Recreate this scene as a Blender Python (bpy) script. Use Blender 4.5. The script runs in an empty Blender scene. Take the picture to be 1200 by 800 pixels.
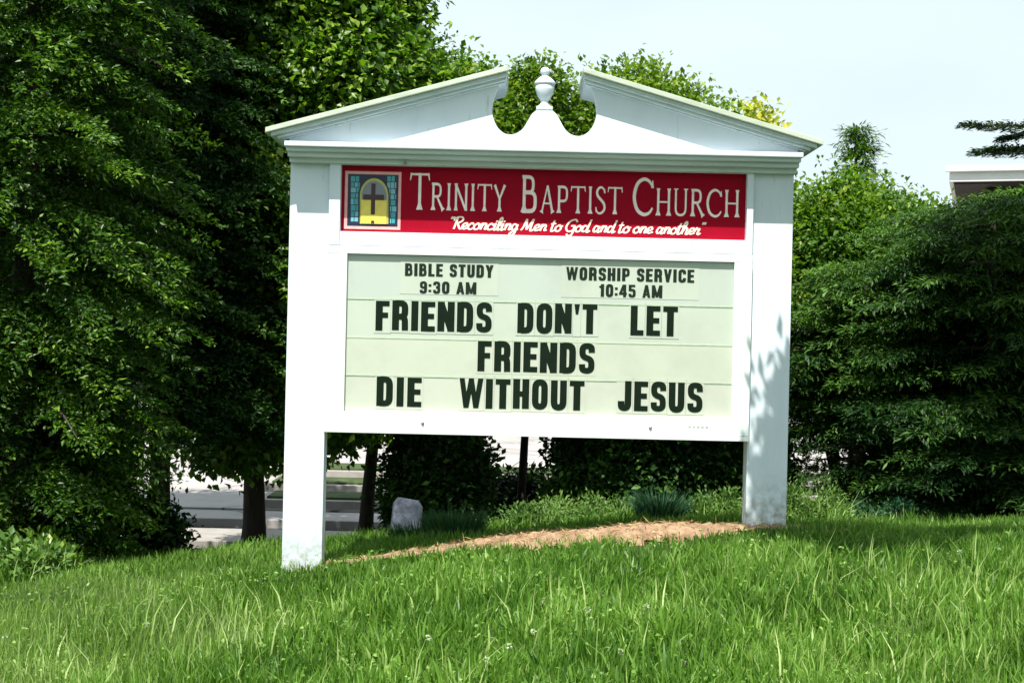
import bpy, bmesh, math
import numpy as np
from mathutils import Vector, Matrix

scene = bpy.context.scene
C = scene.collection
R = math.radians

# ------------------------------------------------------------------ camera
CAMZ, FPX, DS = 1.6, 1600.0, 7.0
ROLL = R(1.3)
cam_d = bpy.data.cameras.new("camera"); cam = bpy.data.objects.new("camera", cam_d); C.objects.link(cam)
cam_d.sensor_width = 36; cam_d.lens = 48.0; cam_d.clip_start = .1; cam_d.clip_end = 2000
_r = Vector((math.cos(ROLL), 0, math.sin(ROLL))); _u = Vector((-math.sin(ROLL), 0, math.cos(ROLL))); _b = Vector((0, -1, 0))
cam.matrix_world = Matrix(((_r.x, _u.x, _b.x, 0), (_r.y, _u.y, _b.y, 0), (_r.z, _u.z, _b.z, CAMZ), (0, 0, 0, 1)))
scene.camera = cam

# ------------------------------------------------------------------ light
SUN = Vector((-.13, -.45, .88)).normalized()
EL = math.asin(SUN.z)
w = bpy.data.worlds.new("World"); scene.world = w; w.use_nodes = True
nt = w.node_tree; nt.nodes.clear()
sky = nt.nodes.new("ShaderNodeTexSky"); sky.sky_type = 'NISHITA'; sky.sun_disc = False
sky.sun_elevation = EL; sky.sun_rotation = math.atan2(SUN.x, SUN.y)
sky.air_density = 1.0; sky.dust_density = 2.5; sky.ozone_density = 1.0
mixs = nt.nodes.new("ShaderNodeMix"); mixs.data_type = 'RGBA'; mixs.inputs[0].default_value = .8
mixs.inputs[7].default_value = (5.9, 6.85, 7.2, 1)
tcw = nt.nodes.new("ShaderNodeTexCoord"); mpw = nt.nodes.new("ShaderNodeMapping"); mpw.inputs['Scale'].default_value = (1, 1, 3)
nzw = nt.nodes.new("ShaderNodeTexNoise"); nzw.inputs['Scale'].default_value = 2.6; nzw.inputs['Detail'].default_value = 6
mrw = nt.nodes.new("ShaderNodeMapRange"); mrw.inputs[1].default_value = .3; mrw.inputs[2].default_value = .7; mrw.inputs[3].default_value = .76; mrw.inputs[4].default_value = .96
nt.links.new(tcw.outputs['Generated'], mpw.inputs[0]); nt.links.new(mpw.outputs[0], nzw.inputs['Vector']); nt.links.new(nzw.outputs['Fac'], mrw.inputs[0]); nt.links.new(mrw.outputs[0], mixs.inputs[0])
bg = nt.nodes.new("ShaderNodeBackground"); bg.inputs[1].default_value = .088
wo = nt.nodes.new("ShaderNodeOutputWorld")
nt.links.new(sky.outputs[0], mixs.inputs[6]); nt.links.new(mixs.outputs[2], bg.inputs[0]); nt.links.new(bg.outputs[0], wo.inputs[0])
sd = bpy.data.lights.new("sun", 'SUN'); sd.energy = 5.0; sd.angle = R(.5); sd.color = (1, .96, .88)
so = bpy.data.objects.new("sun", sd); C.objects.link(so); so.rotation_euler = SUN.to_track_quat('Z', 'Y').to_euler()
scene.view_settings.view_transform = 'Standard'; scene.view_settings.look = 'None'
scene.view_settings.gamma = 1; scene.view_settings.exposure = .82
scene.cycles.max_bounces = 6; scene.cycles.transparent_max_bounces = 8

# ------------------------------------------------------------------ materials
def new_mat(name):
    m = bpy.data.materials.new(name); m.use_nodes = True
    n = m.node_tree; p = n.nodes["Principled BSDF"]
    return m, n, p

def ramp(n, fac, stops):
    r = n.nodes.new("ShaderNodeValToRGB"); e = r.color_ramp.elements
    while len(e) < len(stops): e.new(.5)
    for q, (pos, c) in zip(e, stops):
        q.position = pos; q.color = (*c, 1)
    n.links.new(fac, r.inputs[0]); return r.outputs[0]

def noise(n, scale, detail=4, rough=.6, coord='Object', stretch=None):
    t = n.nodes.new("ShaderNodeTexNoise"); t.inputs['Scale'].default_value = scale
    t.inputs['Detail'].default_value = detail; t.inputs['Roughness'].default_value = rough
    tc = n.nodes.new("ShaderNodeTexCoord"); src = tc.outputs[coord]
    if stretch:
        mp = n.nodes.new("ShaderNodeMapping"); mp.inputs['Scale'].default_value = stretch
        n.links.new(src, mp.inputs[0]); src = mp.outputs[0]
    n.links.new(src, t.inputs['Vector']); return t.outputs['Fac']

def bump(n, p, fac, strength, dist):
    b = n.nodes.new("ShaderNodeBump"); b.inputs['Strength'].default_value = strength; b.inputs['Distance'].default_value = dist
    n.links.new(fac, b.inputs['Height']); n.links.new(b.outputs[0], p.inputs['Normal'])

def noisy(name, stops, scale=8, rough=.6, bs=.3, bd=.01, stretch=None, detail=5, spec=.4):
    m, n, p = new_mat(name)
    f = noise(n, scale, detail, .6, stretch=stretch)
    n.links.new(ramp(n, f, stops), p.inputs['Base Color'])
    p.inputs['Roughness'].default_value = rough; p.inputs['Specular IOR Level'].default_value = spec
    if bs: bump(n, p, noise(n, scale * 4, 4, .6, stretch=stretch), bs, bd)
    return m

def flat(name, col, rough=.5, spec=.4, metal=0):
    m, n, p = new_mat(name)
    f = noise(n, 25, 3)
    a = tuple(c * .88 for c in col); b = tuple(min(1, c * 1.08) for c in col)
    n.links.new(ramp(n, f, [(.3, a), (.7, b)]), p.inputs['Base Color'])
    p.inputs['Roughness'].default_value = rough; p.inputs['Specular IOR Level'].default_value = spec; p.inputs['Metallic'].default_value = metal
    return m

def leaf_mat(name, dark, mid, light, rough=.42, trans=.25, spec=.25):
    m, n, p = new_mat(name)
    a = n.nodes.new("ShaderNodeAttribute"); a.attribute_name = "tint"
    col = ramp(n, a.outputs['Fac'], [(0, dark), (.55, mid), (1, light)])
    n.links.new(col, p.inputs['Base Color'])
    p.inputs['Roughness'].default_value = rough; p.inputs['Specular IOR Level'].default_value = spec
    tr = n.nodes.new("ShaderNodeBsdfTranslucent")
    g = n.nodes.new("ShaderNodeMix"); g.data_type = 'RGBA'; g.blend_type = 'MULTIPLY'; g.inputs[0].default_value = 1
    g.inputs[7].default_value = (1.5, 1.7, .5, 1)
    n.links.new(col, g.inputs[6]); n.links.new(g.outputs[2], tr.inputs[0])
    ms = n.nodes.new("ShaderNodeMixShader"); ms.inputs[0].default_value = trans
    n.links.new(p.outputs[0], ms.inputs[1]); n.links.new(tr.outputs[0], ms.inputs[2])
    n.links.new(ms.outputs[0], n.nodes["Material Output"].inputs[0])
    return m

def paint_mat():
    m, n, p = new_mat("weathered_white_paint")
    f = noise(n, 3.5, 6, .65, stretch=(1, 1, .35))
    base = ramp(n, f, [(.25, (.55, .63, .69)), (.5, (.64, .715, .78)), (.75, (.68, .75, .80))])
    g = noise(n, 30, 6, .75, stretch=(1, 1, .12))
    mask = ramp(n, g, [(.60, (0, 0, 0)), (.68, (1, 1, 1))])
    mx = n.nodes.new("ShaderNodeMix"); mx.data_type = 'RGBA'
    sc = n.nodes.new("ShaderNodeMath"); sc.operation = 'MULTIPLY'; sc.inputs[1].default_value = .55
    n.links.new(mask, sc.inputs[0]); n.links.new(sc.outputs[0], mx.inputs[0])
    n.links.new(base, mx.inputs[6]); mx.inputs[7].default_value = (.33, .36, .34, 1)
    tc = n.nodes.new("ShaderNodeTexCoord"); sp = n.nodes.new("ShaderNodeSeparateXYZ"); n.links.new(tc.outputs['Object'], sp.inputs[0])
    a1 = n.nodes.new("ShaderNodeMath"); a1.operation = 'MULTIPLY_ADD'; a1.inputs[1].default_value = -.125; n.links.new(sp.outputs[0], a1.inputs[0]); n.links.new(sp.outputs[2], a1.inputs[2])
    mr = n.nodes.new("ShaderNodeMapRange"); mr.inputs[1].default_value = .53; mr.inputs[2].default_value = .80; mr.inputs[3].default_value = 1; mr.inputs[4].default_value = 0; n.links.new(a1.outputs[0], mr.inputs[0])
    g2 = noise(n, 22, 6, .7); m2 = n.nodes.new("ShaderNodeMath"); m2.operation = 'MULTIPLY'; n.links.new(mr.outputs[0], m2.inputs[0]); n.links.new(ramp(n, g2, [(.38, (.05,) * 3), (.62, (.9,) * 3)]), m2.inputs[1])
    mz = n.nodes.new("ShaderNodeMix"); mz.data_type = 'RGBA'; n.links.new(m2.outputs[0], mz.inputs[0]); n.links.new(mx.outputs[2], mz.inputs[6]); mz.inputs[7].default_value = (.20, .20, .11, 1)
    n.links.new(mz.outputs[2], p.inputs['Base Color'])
    p.inputs['Roughness'].default_value = .45; p.inputs['Specular IOR Level'].default_value = .35
    bump(n, p, noise(n, 60, 5, .6, stretch=(1, 1, .12)), .25, .002)
    return m

M = {}
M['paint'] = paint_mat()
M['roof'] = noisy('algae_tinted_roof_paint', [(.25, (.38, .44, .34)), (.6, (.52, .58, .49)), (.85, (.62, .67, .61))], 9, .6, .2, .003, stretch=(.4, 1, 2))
M['moulding'] = noisy('shaded_moulding_paint', [(.25, (.42, .49, .47)), (.55, (.55, .63, .63)), (.8, (.62, .70, .72))], 7, .5, .2, .002, stretch=(.3, 1, 3))  # underside shade put into a greyer, greener moulding colour
M['alum'] = noisy('white_enamel', [(.3, (.72, .77, .75)), (.7, (.77, .82, .81))], 4, .35, .05, .001)
M['red'] = noisy('red_vinyl', [(.3, (.27, .001, .012)), (.7, (.33, .002, .018))], 3, .6, .05, .001, spec=.08)
M['vinyl'] = flat('cream_vinyl', (.95, .80, .76), .45)
M['script'] = flat('pale_script_vinyl', (.92, .74, .62), .45)
M['black'] = flat('black_plastic', (.006, .014, .007), .6, .08)
M['smallblack'] = flat('printed_black', (.012, .024, .014), .6, .08)
for i, c in enumerate([(.43, .49, .435), (.45, .505, .425), (.47, .51, .415), (.475, .505, .425)]):
    M['panel%d' % i] = noisy('pale_green_acrylic_%d' % i, [(.2, tuple(q * .86 for q in c)), (.5, c), (.8, tuple(q * 1.05 for q in c))], 3.5, .4, .04, .001)
M['tile'] = flat('clear_letter_plastic', (.44, .52, .40), .4)
M['track'] = flat('track_shade', (.36, .46, .33), .4)
M['teal'] = flat('teal_glass', (.04, .30, .34), .2)
M['teal2'] = flat('pale_blue_glass', (.16, .42, .48), .2)
M['navy'] = flat('leading_dark', (.012, .02, .05), .4)
M['yellow'] = flat('yellow_glass', (.78, .62, .10), .3)
M['amber'] = flat('dusky_glass', (.20, .22, .26), .3)
M['olive'] = flat('olive_leading', (.45, .42, .10), .4)
M['cross'] = flat('dark_brown', (.05, .02, .02), .4)
M['pinkborder'] = flat('pink_border', (.80, .38, .36), .4)
M['steel'] = flat('dull_steel', (.25, .27, .28), .4, .5, .6)
M['bark'] = noisy('bark', [(.3, (.018, .014, .010)), (.6, (.05, .04, .03)), (.8, (.09, .075, .055))], 9, .9, .8, .02, stretch=(1, 1, .25))
M['stone'] = noisy('grey_stone', [(.3, (.02, .028, .04)), (.5, (.05, .06, .085)), (.75, (.12, .14, .18))], 14, .8, .5, .01)
M['shade_asphalt'] = noisy('shade_asphalt', [(.3, (.035, .034, .035)), (.7, (.06, .058, .058))], 20, .9, .4, .005)  # dark tone standing in for tree shadow on the concrete
M['concrete'] = noisy('pale_concrete', [(.3, (.27, .25, .24)), (.55, (.32, .30, .29)), (.75, (.38, .36, .345))], 1.2, .85, .2, .004)
def cracked():
    m, n, p = new_mat('stained_concrete'); f = noise(n, .9, 8, .65); c = ramp(n, f, [(.3, (.22, .205, .20)), (.5, (.32, .30, .29)), (.7, (.39, .37, .355))])
    v = n.nodes.new("ShaderNodeTexVoronoi"); v.feature = 'DISTANCE_TO_EDGE'; v.inputs['Scale'].default_value = .55
    tc = n.nodes.new("ShaderNodeTexCoord"); n.links.new(tc.outputs['Object'], v.inputs['Vector'])
    k = ramp(n, v.outputs[0], [(.004, (.25,) * 3), (.012, (1,) * 3)])
    x = n.nodes.new("ShaderNodeMix"); x.data_type = 'RGBA'; x.blend_type = 'MULTIPLY'; x.inputs[0].default_value = 1
    n.links.new(c, x.inputs[6]); n.links.new(k, x.inputs[7]); n.links.new(x.outputs[2], p.inputs['Base Color']); p.inputs['Roughness'].default_value = .85
    return m
M['concrete'] = cracked()
M['kerb'] = noisy('kerb_concrete', [(.3, (.24, .22, .20)), (.7, (.32, .30, .28))], 6, .8, .3, .004)
M['mulch'] = noisy('straw_covered_soil', [(.25, (.10, .10, .035)), (.40, (.26, .16, .09)), (.56, (.40, .26, .165)), (.75, (.44, .36, .19))], 14, .9, .9, .03)
M['soil'] = noisy('soil_and_thatch', [(.3, (.020, .030, .010)), (.5, (.035, .060, .014)), (.7, (.06, .085, .02)), (.85, (.10, .09, .04))], 4, .95, .8, .03)
M['housewhite'] = noisy('white_fascia_paint', [(.3, (.74, .75, .74)), (.7, (.82, .83, .82))], 3, .5, .1, .002)
M['housewall'] = noisy('shaded_brick', [(.3, (.030, .022, .02)), (.7, (.055, .04, .036))], 7, .8, .3, .005)  # near-black so wall and soffit carry the shade below the eaves
M['roofing'] = noisy('pale_roofing', [(.3, (.52, .53, .53)), (.7, (.66, .67, .67))], 6, .8, .2, .005)
M['glass'] = flat('window_glass', (.02, .03, .035), .08, .6)
M['leaf_yew'] = leaf_mat('yew_leaves', (.008, .030, .003), (.040, .105, .008), (.19, .32, .03), .42, .3, .35)
M['leaf_dark'] = leaf_mat('dark_leaves', (.003, .016, .004), (.014, .048, .008), (.085, .18, .026), .48, .2, .22)
M['leaf_pear'] = leaf_mat('pear_leaves', (.014, .050, .003), (.065, .150, .010), (.25, .37, .05), .38, .35, .35)
M['leaf_top'] = leaf_mat('tree_top_leaves', (.020, .060, .004), (.085, .165, .012), (.27, .36, .05), .4, .35, .3)
M['leaf_lime'] = leaf_mat('lime_leaves', (.018, .060, .006), (.070, .155, .014), (.22, .32, .035), .45, .38)
M['leaf_gold'] = leaf_mat('golden_leaves', (.12, .18, .02), (.34, .36, .05), (.60, .54, .08), .5, .35)
M['leaf_low'] = leaf_mat('low_plant_leaves', (.030, .085, .015), (.080, .165, .035), (.18, .28, .07), .5, .25)
M['leaf_blue'] = leaf_mat('bluish_tuft_leaves', (.010, .045, .025), (.025, .085, .045), (.07, .15, .05), .45, .2)
M['grass'] = leaf_mat('grass_blades', (.040, .112, .010), (.150, .290, .042), (.42, .55, .19), .42, .35, .3)
M['grass2'] = leaf_mat('meadow_grass_blades', (.055, .125, .016), (.170, .285, .055), (.43, .52, .22), .5, .35, .3)
M['straw'] = leaf_mat('straw_bits', (.20, .10, .04), (.38, .22, .10), (.58, .46, .24), .7, .1, .2)
M['petal'] = flat('pale_petals', (.36, .46, .24), .7, .1)
M['stemg'] = flat('green_stem', (.10, .20, .04), .6)

# ------------------------------------------------------------------ object helpers
def tag(o, label=None, cat=None, group=None, kind=None):
    if label: o['label'] = label
    if cat: o['category'] = cat
    if group: o['group'] = group
    if kind: o['kind'] = kind
    return o

def empty(name, loc=(0, 0, 0), **k):
    o = bpy.data.objects.new(name, None); C.objects.link(o); o.location = loc; o.empty_display_size = .1
    bpy.context.view_layer.update() if False else None
    return tag(o, **k)

class MB:
    def __init__(s): s.v = []; s.f = []
    def poly(s, pts, ya, yb):
        """prism: pts (x,z) counter-clockwise seen from the front (-Y); ya front y, yb back y"""
        n = len(pts); b = len(s.v)
        s.v += [(x, ya, z) for x, z in pts] + [(x, yb, z) for x, z in pts]
        s.f.append([b + i for i in range(n)]); s.f.append([b + n + i for i in reversed(range(n))])
        for i in range(n):
            j = (i + 1) % n; s.f.append([b + j, b + i, b + n + i, b + n + j])
        return s
    def box(s, x0, x1, y0, y1, z0, z1):
        return s.poly([(x0, z0), (x1, z0), (x1, z1), (x0, z1)], y0, y1)
    def tube(s, pts, rad, seg=8, cap=True):
        pts = [Vector(p) for p in pts]; b0 = len(s.v); prev = None
        for i, p in enumerate(pts):
            d = (pts[min(i + 1, len(pts) - 1)] - pts[max(i - 1, 0)]).normalized()
            if prev is None:
                a = d.orthogonal().normalized()
            else:
                a = (prev - d * prev.dot(d)).normalized()
            prev = a; c = d.cross(a)
            for k in range(seg):
                t = 2 * math.pi * k / seg
                q = p + (a * math.cos(t) + c * math.sin(t)) * rad[i]; s.v.append(tuple(q))
        for i in range(len(pts) - 1):
            for k in range(seg):
                a = b0 + i * seg + k; b = b0 + i * seg + (k + 1) % seg
                s.f.append([a, b, b + seg, a + seg])
        if cap:
            s.f.append([b0 + k for k in reversed(range(seg))]); e = b0 + (len(pts) - 1) * seg; s.f.append([e + k for k in range(seg)])
        return s
    def lathe(s, cx, cy, prof, seg=28):
        b0 = len(s.v)
        for r, z in prof:
            for k in range(seg):
                t = 2 * math.pi * k / seg; s.v.append((cx + r * math.cos(t), cy + r * math.sin(t), z))
        for i in range(len(prof) - 1):
            for k in range(seg):
                a = b0 + i * seg + k; b = b0 + i * seg + (k + 1) % seg
                s.f.append([a, b, b + seg, a + seg])
        s.f.append([b0 + k for k in reversed(range(seg))]); e = b0 + (len(prof) - 1) * seg; s.f.append([e + k for k in range(seg)])
        return s
    def build(s, name, mat, parent=None, smooth=False, bevel=0, fix=True, **k):
        me = bpy.data.meshes.new(name); me.from_pydata(s.v, [], s.f)
        if fix or bevel:
            bm = bmesh.new(); bm.from_mesh(me)
            if bevel:
                bmesh.ops.bevel(bm, geom=[e for e in bm.edges if e.calc_face_angle(0) > .5], offset=bevel, segments=2, affect='EDGES', profile=.6)
            bmesh.ops.recalc_face_normals(bm, faces=bm.faces)
            bm.to_mesh(me); bm.free()
        if smooth:
            me.polygons.foreach_set('use_smooth', [True] * len(me.polygons))
        me.materials.append(mat)
        o = bpy.data.objects.new(name, me); C.objects.link(o)
        if parent:
            o.parent = parent; inv = Vector((0, 0, 0)); q = parent
            while q: inv -= q.location; q = q.parent
            o.location = inv if parent.type == 'EMPTY' or True else o.location
        return tag(o, **k)

# ------------------------------------------------------------------ terrain
def sstep(t):
    t = np.clip(t, 0, 1); return t * t * (3 - 2 * t)
LOT = -.56
def gz(x, y):
    x = np.asarray(x, float); y = np.asarray(y, float)
    zs = np.interp(x, [-9, -5, -3.5, -2.6, -1.05, .1, 1.32, 2.6, 6], [-.15, -.02, .10, .20, .395, .54, .66, .65, .63])
    rise = np.clip(y / 7.0, 0, 1.0) ** .9
    bmp = .018 * np.sin(x * 3.1 + y * 1.3) + .014 * np.sin(x * 7.3 - y * 4.1) + .01 * np.sin(y * 9.7 + x * 2.2)
    near = np.exp(-((y - 7) / .6) ** 2) * .8
    z = zs * rise + bmp * (1 - near) * sstep(y / 2)
    z = z - np.interp(x, [-2, -1, .3, 1.3, 3], [.05, .075, .07, .125, .10]) * np.clip(y - 7.05, 0, 6)
    start = np.interp(x, [-3, 0, 2], [8.4, 8.8, 9.0])
    t = sstep((y - start) / (13.2 - start))
    return z * (1 - t) + (LOT - .02) * t
def g1(x, y): return float(gz(x, y))

def axis(fine0, fine1, step, far):
    a = list(np.arange(fine0, fine1 + 1e-6, step)); s = step
    lo, hi = [fine0], [fine1]
    while lo[-1] > -far: s *= 1.45; lo.append(lo[-1] - s)
    s = step
    while hi[-1] < far: s *= 1.45; hi.append(hi[-1] + s)
    return np.array(lo[:0:-1] + a + hi[1:])
gx, gy = axis(-7, 7, .14, 500), axis(-1, 14, .14, 700)
XX, YY = np.meshgrid(gx, gy); ZZ = gz(XX, YY)
nx, ny = len(gx), len(gy)
idx = np.arange(nx * ny).reshape(ny, nx)
me = bpy.data.meshes.new('ground')
V = np.stack([XX.ravel(), YY.ravel(), ZZ.ravel()], 1)
F = np.stack([idx[:-1, :-1].ravel(), idx[:-1, 1:].ravel(), idx[1:, 1:].ravel(), idx[1:, :-1].ravel()], 1)
me.from_pydata(V.tolist(), [], F.tolist()); me.polygons.foreach_set('use_smooth', [True] * len(F))
me.materials.append(M['soil']); o = bpy.data.objects.new('ground', me); C.objects.link(o); tag(o, 'grassy bank rising to the church sign', kind='structure')

# paved area behind the trees: pavement, concrete lot, kerb steps; dark bands imitate tree shadow
def slab(name, x0, x1, y0, y1, z, mat, t=.3, **k):
    return MB().box(x0, x1, y0, y1, z - t, z).build(name, M[mat], bevel=.01, **k)
slab('path', -40, 40, 13.6, 14.5, LOT + .11, 'kerb', label='narrow pale pavement behind the bank', kind='structure')
slab('shadow_band', -60, 60, 14.5, 15.35, LOT + .004, 'shade_asphalt', label='dark band laid for tree shadow beyond the pavement', kind='structure')
slab('path', -60, 60, 15.35, 16.1, LOT + .10, 'concrete', label='white concrete strip between the dark shadow bands', kind='structure')
slab('shadow_band', -60, 60, 16.1, 16.7, LOT + .004, 'shade_asphalt', label='second dark band laid for tree shadow', kind='structure')
slab('parking_lot', -60, 60, 16.7, 48, LOT + .05, 'concrete', label='broad pale concrete parking lot behind the trees', kind='structure')

for k, (a, b, x0, x1) in enumerate(((16.72, 17.6, -3.1, 9), (18.5, 19.4, -3.35, 7), (20.5, 21.6, -3.6, 12))):  # dark beds added where tree shadow crosses the lot
    slab('shadow_bed', x0, x1, a, b, LOT + .16, 'kerb', label='added kerbed bed standing for a tree shadow band in the parking lot', kind='structure')
    slab('shadow_bed', x0 + .12, x1 - .12, a + .12, b - .1, LOT + .19, 'soil', .1, label='dark soil standing for tree shade inside the added kerbed bed', kind='structure')
# ------------------------------------------------------------------ the sign
K = FPX / DS
UC = 31.5
cs, sn = math.cos(ROLL), math.sin(ROLL)
def der(px, py):
    dx, dy = px - 600, py - 400
    return dx * cs + dy * sn, -dx * sn + dy * cs
def X(u): return u / K
def Z(v): return CAMZ - v / K
SX = X(UC)
sign = empty('church_sign', (SX, 7.1, g1(SX, 7.1)), label='white wooden church sign on two posts with broken pediment', cat='sign')
def sbox(u0, u1, v0, v1, ya, yb): return MB().box(X(u0), X(u1), ya, yb, Z(v1), Z(v0))

lz = Z(273) - .12; rz = Z(206) - .12
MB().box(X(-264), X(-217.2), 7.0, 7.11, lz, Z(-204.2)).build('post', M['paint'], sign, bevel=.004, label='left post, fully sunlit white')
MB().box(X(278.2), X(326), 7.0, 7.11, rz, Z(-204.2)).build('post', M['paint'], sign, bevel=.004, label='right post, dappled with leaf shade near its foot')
# frame strips round the name panel and between name panel and cabinet
sbox(-217, -204, -203.8, -108, 6.965, 7.12).build('frame_strip', M['paint'], sign, bevel=.002)
sbox(270.5, 278, -203.8, -108, 6.965, 7.12).build('frame_strip', M['paint'], sign, bevel=.002)
sbox(-203.7, 270.2, -124, -107.9, 6.966, 7.12).build('frame_rail', M['paint'], sign, bevel=.002)
# name panel
name_panel = sbox(-203.8, 270.3, -203.7, -124.2, 7.012, 7.05).build('name_panel', M['red'], sign, label='red name panel')
# cabinet
cab = empty('message_cabinet'); cab.parent = sign; cab.location = -sign.location
def crate(u0, u1, v0, v1, ya, yb, name, mat, par, bevel=.002, **k): return sbox(u0, u1, v0, v1, ya, yb).build(name, M[mat], par, bevel=bevel, **k)
crate(-217.5, 277.9, -107, -98, 6.952, 7.15, 'frame', 'alum', cab)
crate(-217.5, 277.9, 85, 103.5, 6.952, 7.15, 'frame', 'alum', cab)
crate(-218.2, 278.3, 104, 110, 6.946, 7.16, 'sill', 'alum', cab)
crate(-217.5, -194, -97.8, 84.8, 6.953, 7.15, 'frame', 'alum', cab)
crate(257, 277.9, -97.8, 84.8, 6.953, 7.15, 'frame', 'alum', cab)
sbox(-217, 277.5, -107, 109, 7.152, 7.17).build('back_panel', M['alum'], cab)
for px, py in ((496, 495), (761, 500)):
    u, v = der(px, py)
    MB().lathe(X(u), 0, [(.008, 0), (.008, .006), (.004, .009)], 12).build('lock', M['steel'], cab)
    lk = bpy.data.objects[[o.name for o in bpy.data.objects if o.name.startswith('lock')][-1]]
    me = lk.data
    for q in me.vertices:
        x, y, z = q.co; q.co = (x, 6.952 - z, Z(v) + y)
u, v = der(805, 499)
for k in range(5): crate(u + k * 5, u + k * 5 + 3.4, v - .9 + .3 * (k % 2), v + .9, 6.9505, 6.954, 'maker_mark', 'track', cab, bevel=0)
rows = [-98, -45.6, -.4, 43.6, 85]
for i in range(4):
    crate(-195, 258, rows[i] + .4, rows[i + 1] - .4, 6.972 + .001 * (i % 2), 7.0, 'message_strip', 'panel%d' % i, sign, bevel=0)
for i in (1, 2, 3):
    crate(-194.2, 257.2, rows[i] - 1.0, rows[i] + .7, 6.9707, 6.980, 'letter_track', 'track', sign, bevel=.001)

# entablature
ent = [(-229, -223.2, 304.5, 6.835), (-222.5, -217.4, 302, 6.862), (-216.7, -211, 300, 6.895), (-210.0, -204, 297.5, 6.94)]
for i, (v0, v1, hw, ya) in enumerate(ent):
    q = ya / DS
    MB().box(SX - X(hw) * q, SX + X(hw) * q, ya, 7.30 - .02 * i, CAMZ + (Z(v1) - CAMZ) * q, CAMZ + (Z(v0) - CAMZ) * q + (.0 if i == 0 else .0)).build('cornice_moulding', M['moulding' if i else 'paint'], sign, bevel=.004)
u, v = der(476, 193)
MB().tube([(X(u), 6.93, Z(v)), (X(u), 6.90, Z(v)), (X(u), 6.895, Z(v) - .012)], [.009, .008, .006], 8).build('hook', M['steel'], sign)
# tympanum with swan-neck cut
def clip(poly, vmax):
    out = []
    for i in range(len(poly)):
        a, b = poly[i], poly[(i + 1) % len(poly)]
        ina, inb = a[1] <= vmax, b[1] <= vmax
        if ina: out.append(a)
        if ina != inb:
            t = (vmax - a[1]) / (b[1] - a[1]); out.append((a[0] + t * (b[0] - a[0]), vmax))
    return out
def cr(P, n=5, closed=False):
    P = [Vector(p) for p in P]; out = []
    for i in range(len(P) - 1):
        p0 = P[max(i - 1, 0)]; p1 = P[i]; p2 = P[i + 1]; p3 = P[min(i + 2, len(P) - 1)]
        for k in range(n):
            t = k / n
            out.append(tuple(.5 * ((2 * p1) + (p2 - p0) * t + (2 * p0 - 5 * p1 + 4 * p2 - p3) * t * t + (3 * p1 - p0 - 3 * p2 + p3) * t ** 3)))
    out.append(tuple(P[-1])); return out
SL = .279
rake = lambda q, off=0: -322 + (q - 44) * SL + off
lobe = cr([(47, -311), (56, -300), (61.5, -283), (61.5, -268), (56, -254), (48, -246.5), (40, -244.5), (32, -246.5), (25, -252), (19.5, -261), (15, -269), (9, -274.5)], 5)
half = [(301, -229.3), (301, rake(301, 4)), (47, rake(47, 4))] + lobe + [(9, -275)]
pts = [(UC + a, b) for a, b in half] + [(UC - a, b) for a, b in reversed(half)]
QT = 6.84 / DS
pts = [(SX + X(a - UC) * QT, CAMZ + (Z(b) - CAMZ) * QT) for a, b in pts]
tymp = MB().poly(pts, 6.908, 7.0); tymp.build('pediment_board', M['paint'], sign)
# raking cornices and roofs: same profile on either side
for s in (-1, 1):
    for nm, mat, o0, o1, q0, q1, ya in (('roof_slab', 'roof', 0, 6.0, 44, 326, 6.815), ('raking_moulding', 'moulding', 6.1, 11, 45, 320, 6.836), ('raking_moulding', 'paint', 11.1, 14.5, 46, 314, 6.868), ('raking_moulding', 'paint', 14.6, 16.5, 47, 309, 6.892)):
        poly = [(q0, rake(q0, o0)), (q1, rake(q1, o0)), (q1, rake(q1, o1)), (q0, rake(q0, o1))]
        poly = clip(poly, -229.4)
        P2 = [(SX + X(s * a) * QT, CAMZ + (Z(b) - CAMZ) * QT) for a, b in poly]
        MB().poly(P2, ya, 7.32 if nm == 'roof_slab' else 7.30).build(nm, M[mat], sign, bevel=.003)
# finial
fin = empty('finial'); fin.parent = sign; fin.location = -sign.location
fx, fy = X(UC), 6.955
def prof(l): return [(r / K, CAMZ + (Z(v) - CAMZ) * QT) for r, v in l]
MB().box(X(UC - 9.5), X(UC + 9.5), 6.905, 7.005, CAMZ + (Z(-274.9) - CAMZ) * QT, CAMZ + (Z(-279) - CAMZ) * QT).build('pedestal', M['paint'], fin, bevel=.002)
MB().lathe(fx, fy, prof([(7, -278.9), (7.5, -281), (5, -283), (4.2, -286), (6, -289), (9, -294), (10.8, -300), (11.2, -306)])).build('urn', M['paint'], fin, smooth=True)
MB().lathe(fx, fy, prof([(11.9, -306.1), (12.2, -308), (11.4, -310), (9, -312.5), (6.0, -315), (3.6, -316.6), (3.2, -317.6)])).build('urn_lid', M['paint'], fin, smooth=True)
MB().lathe(fx, fy, prof([(5.6 * math.sin(a) + .01, -322 + 5.2 * math.cos(a)) for a in np.linspace(.15, math.pi - .05, 12)])).build('ball', M['paint'], fin, smooth=True)

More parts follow.
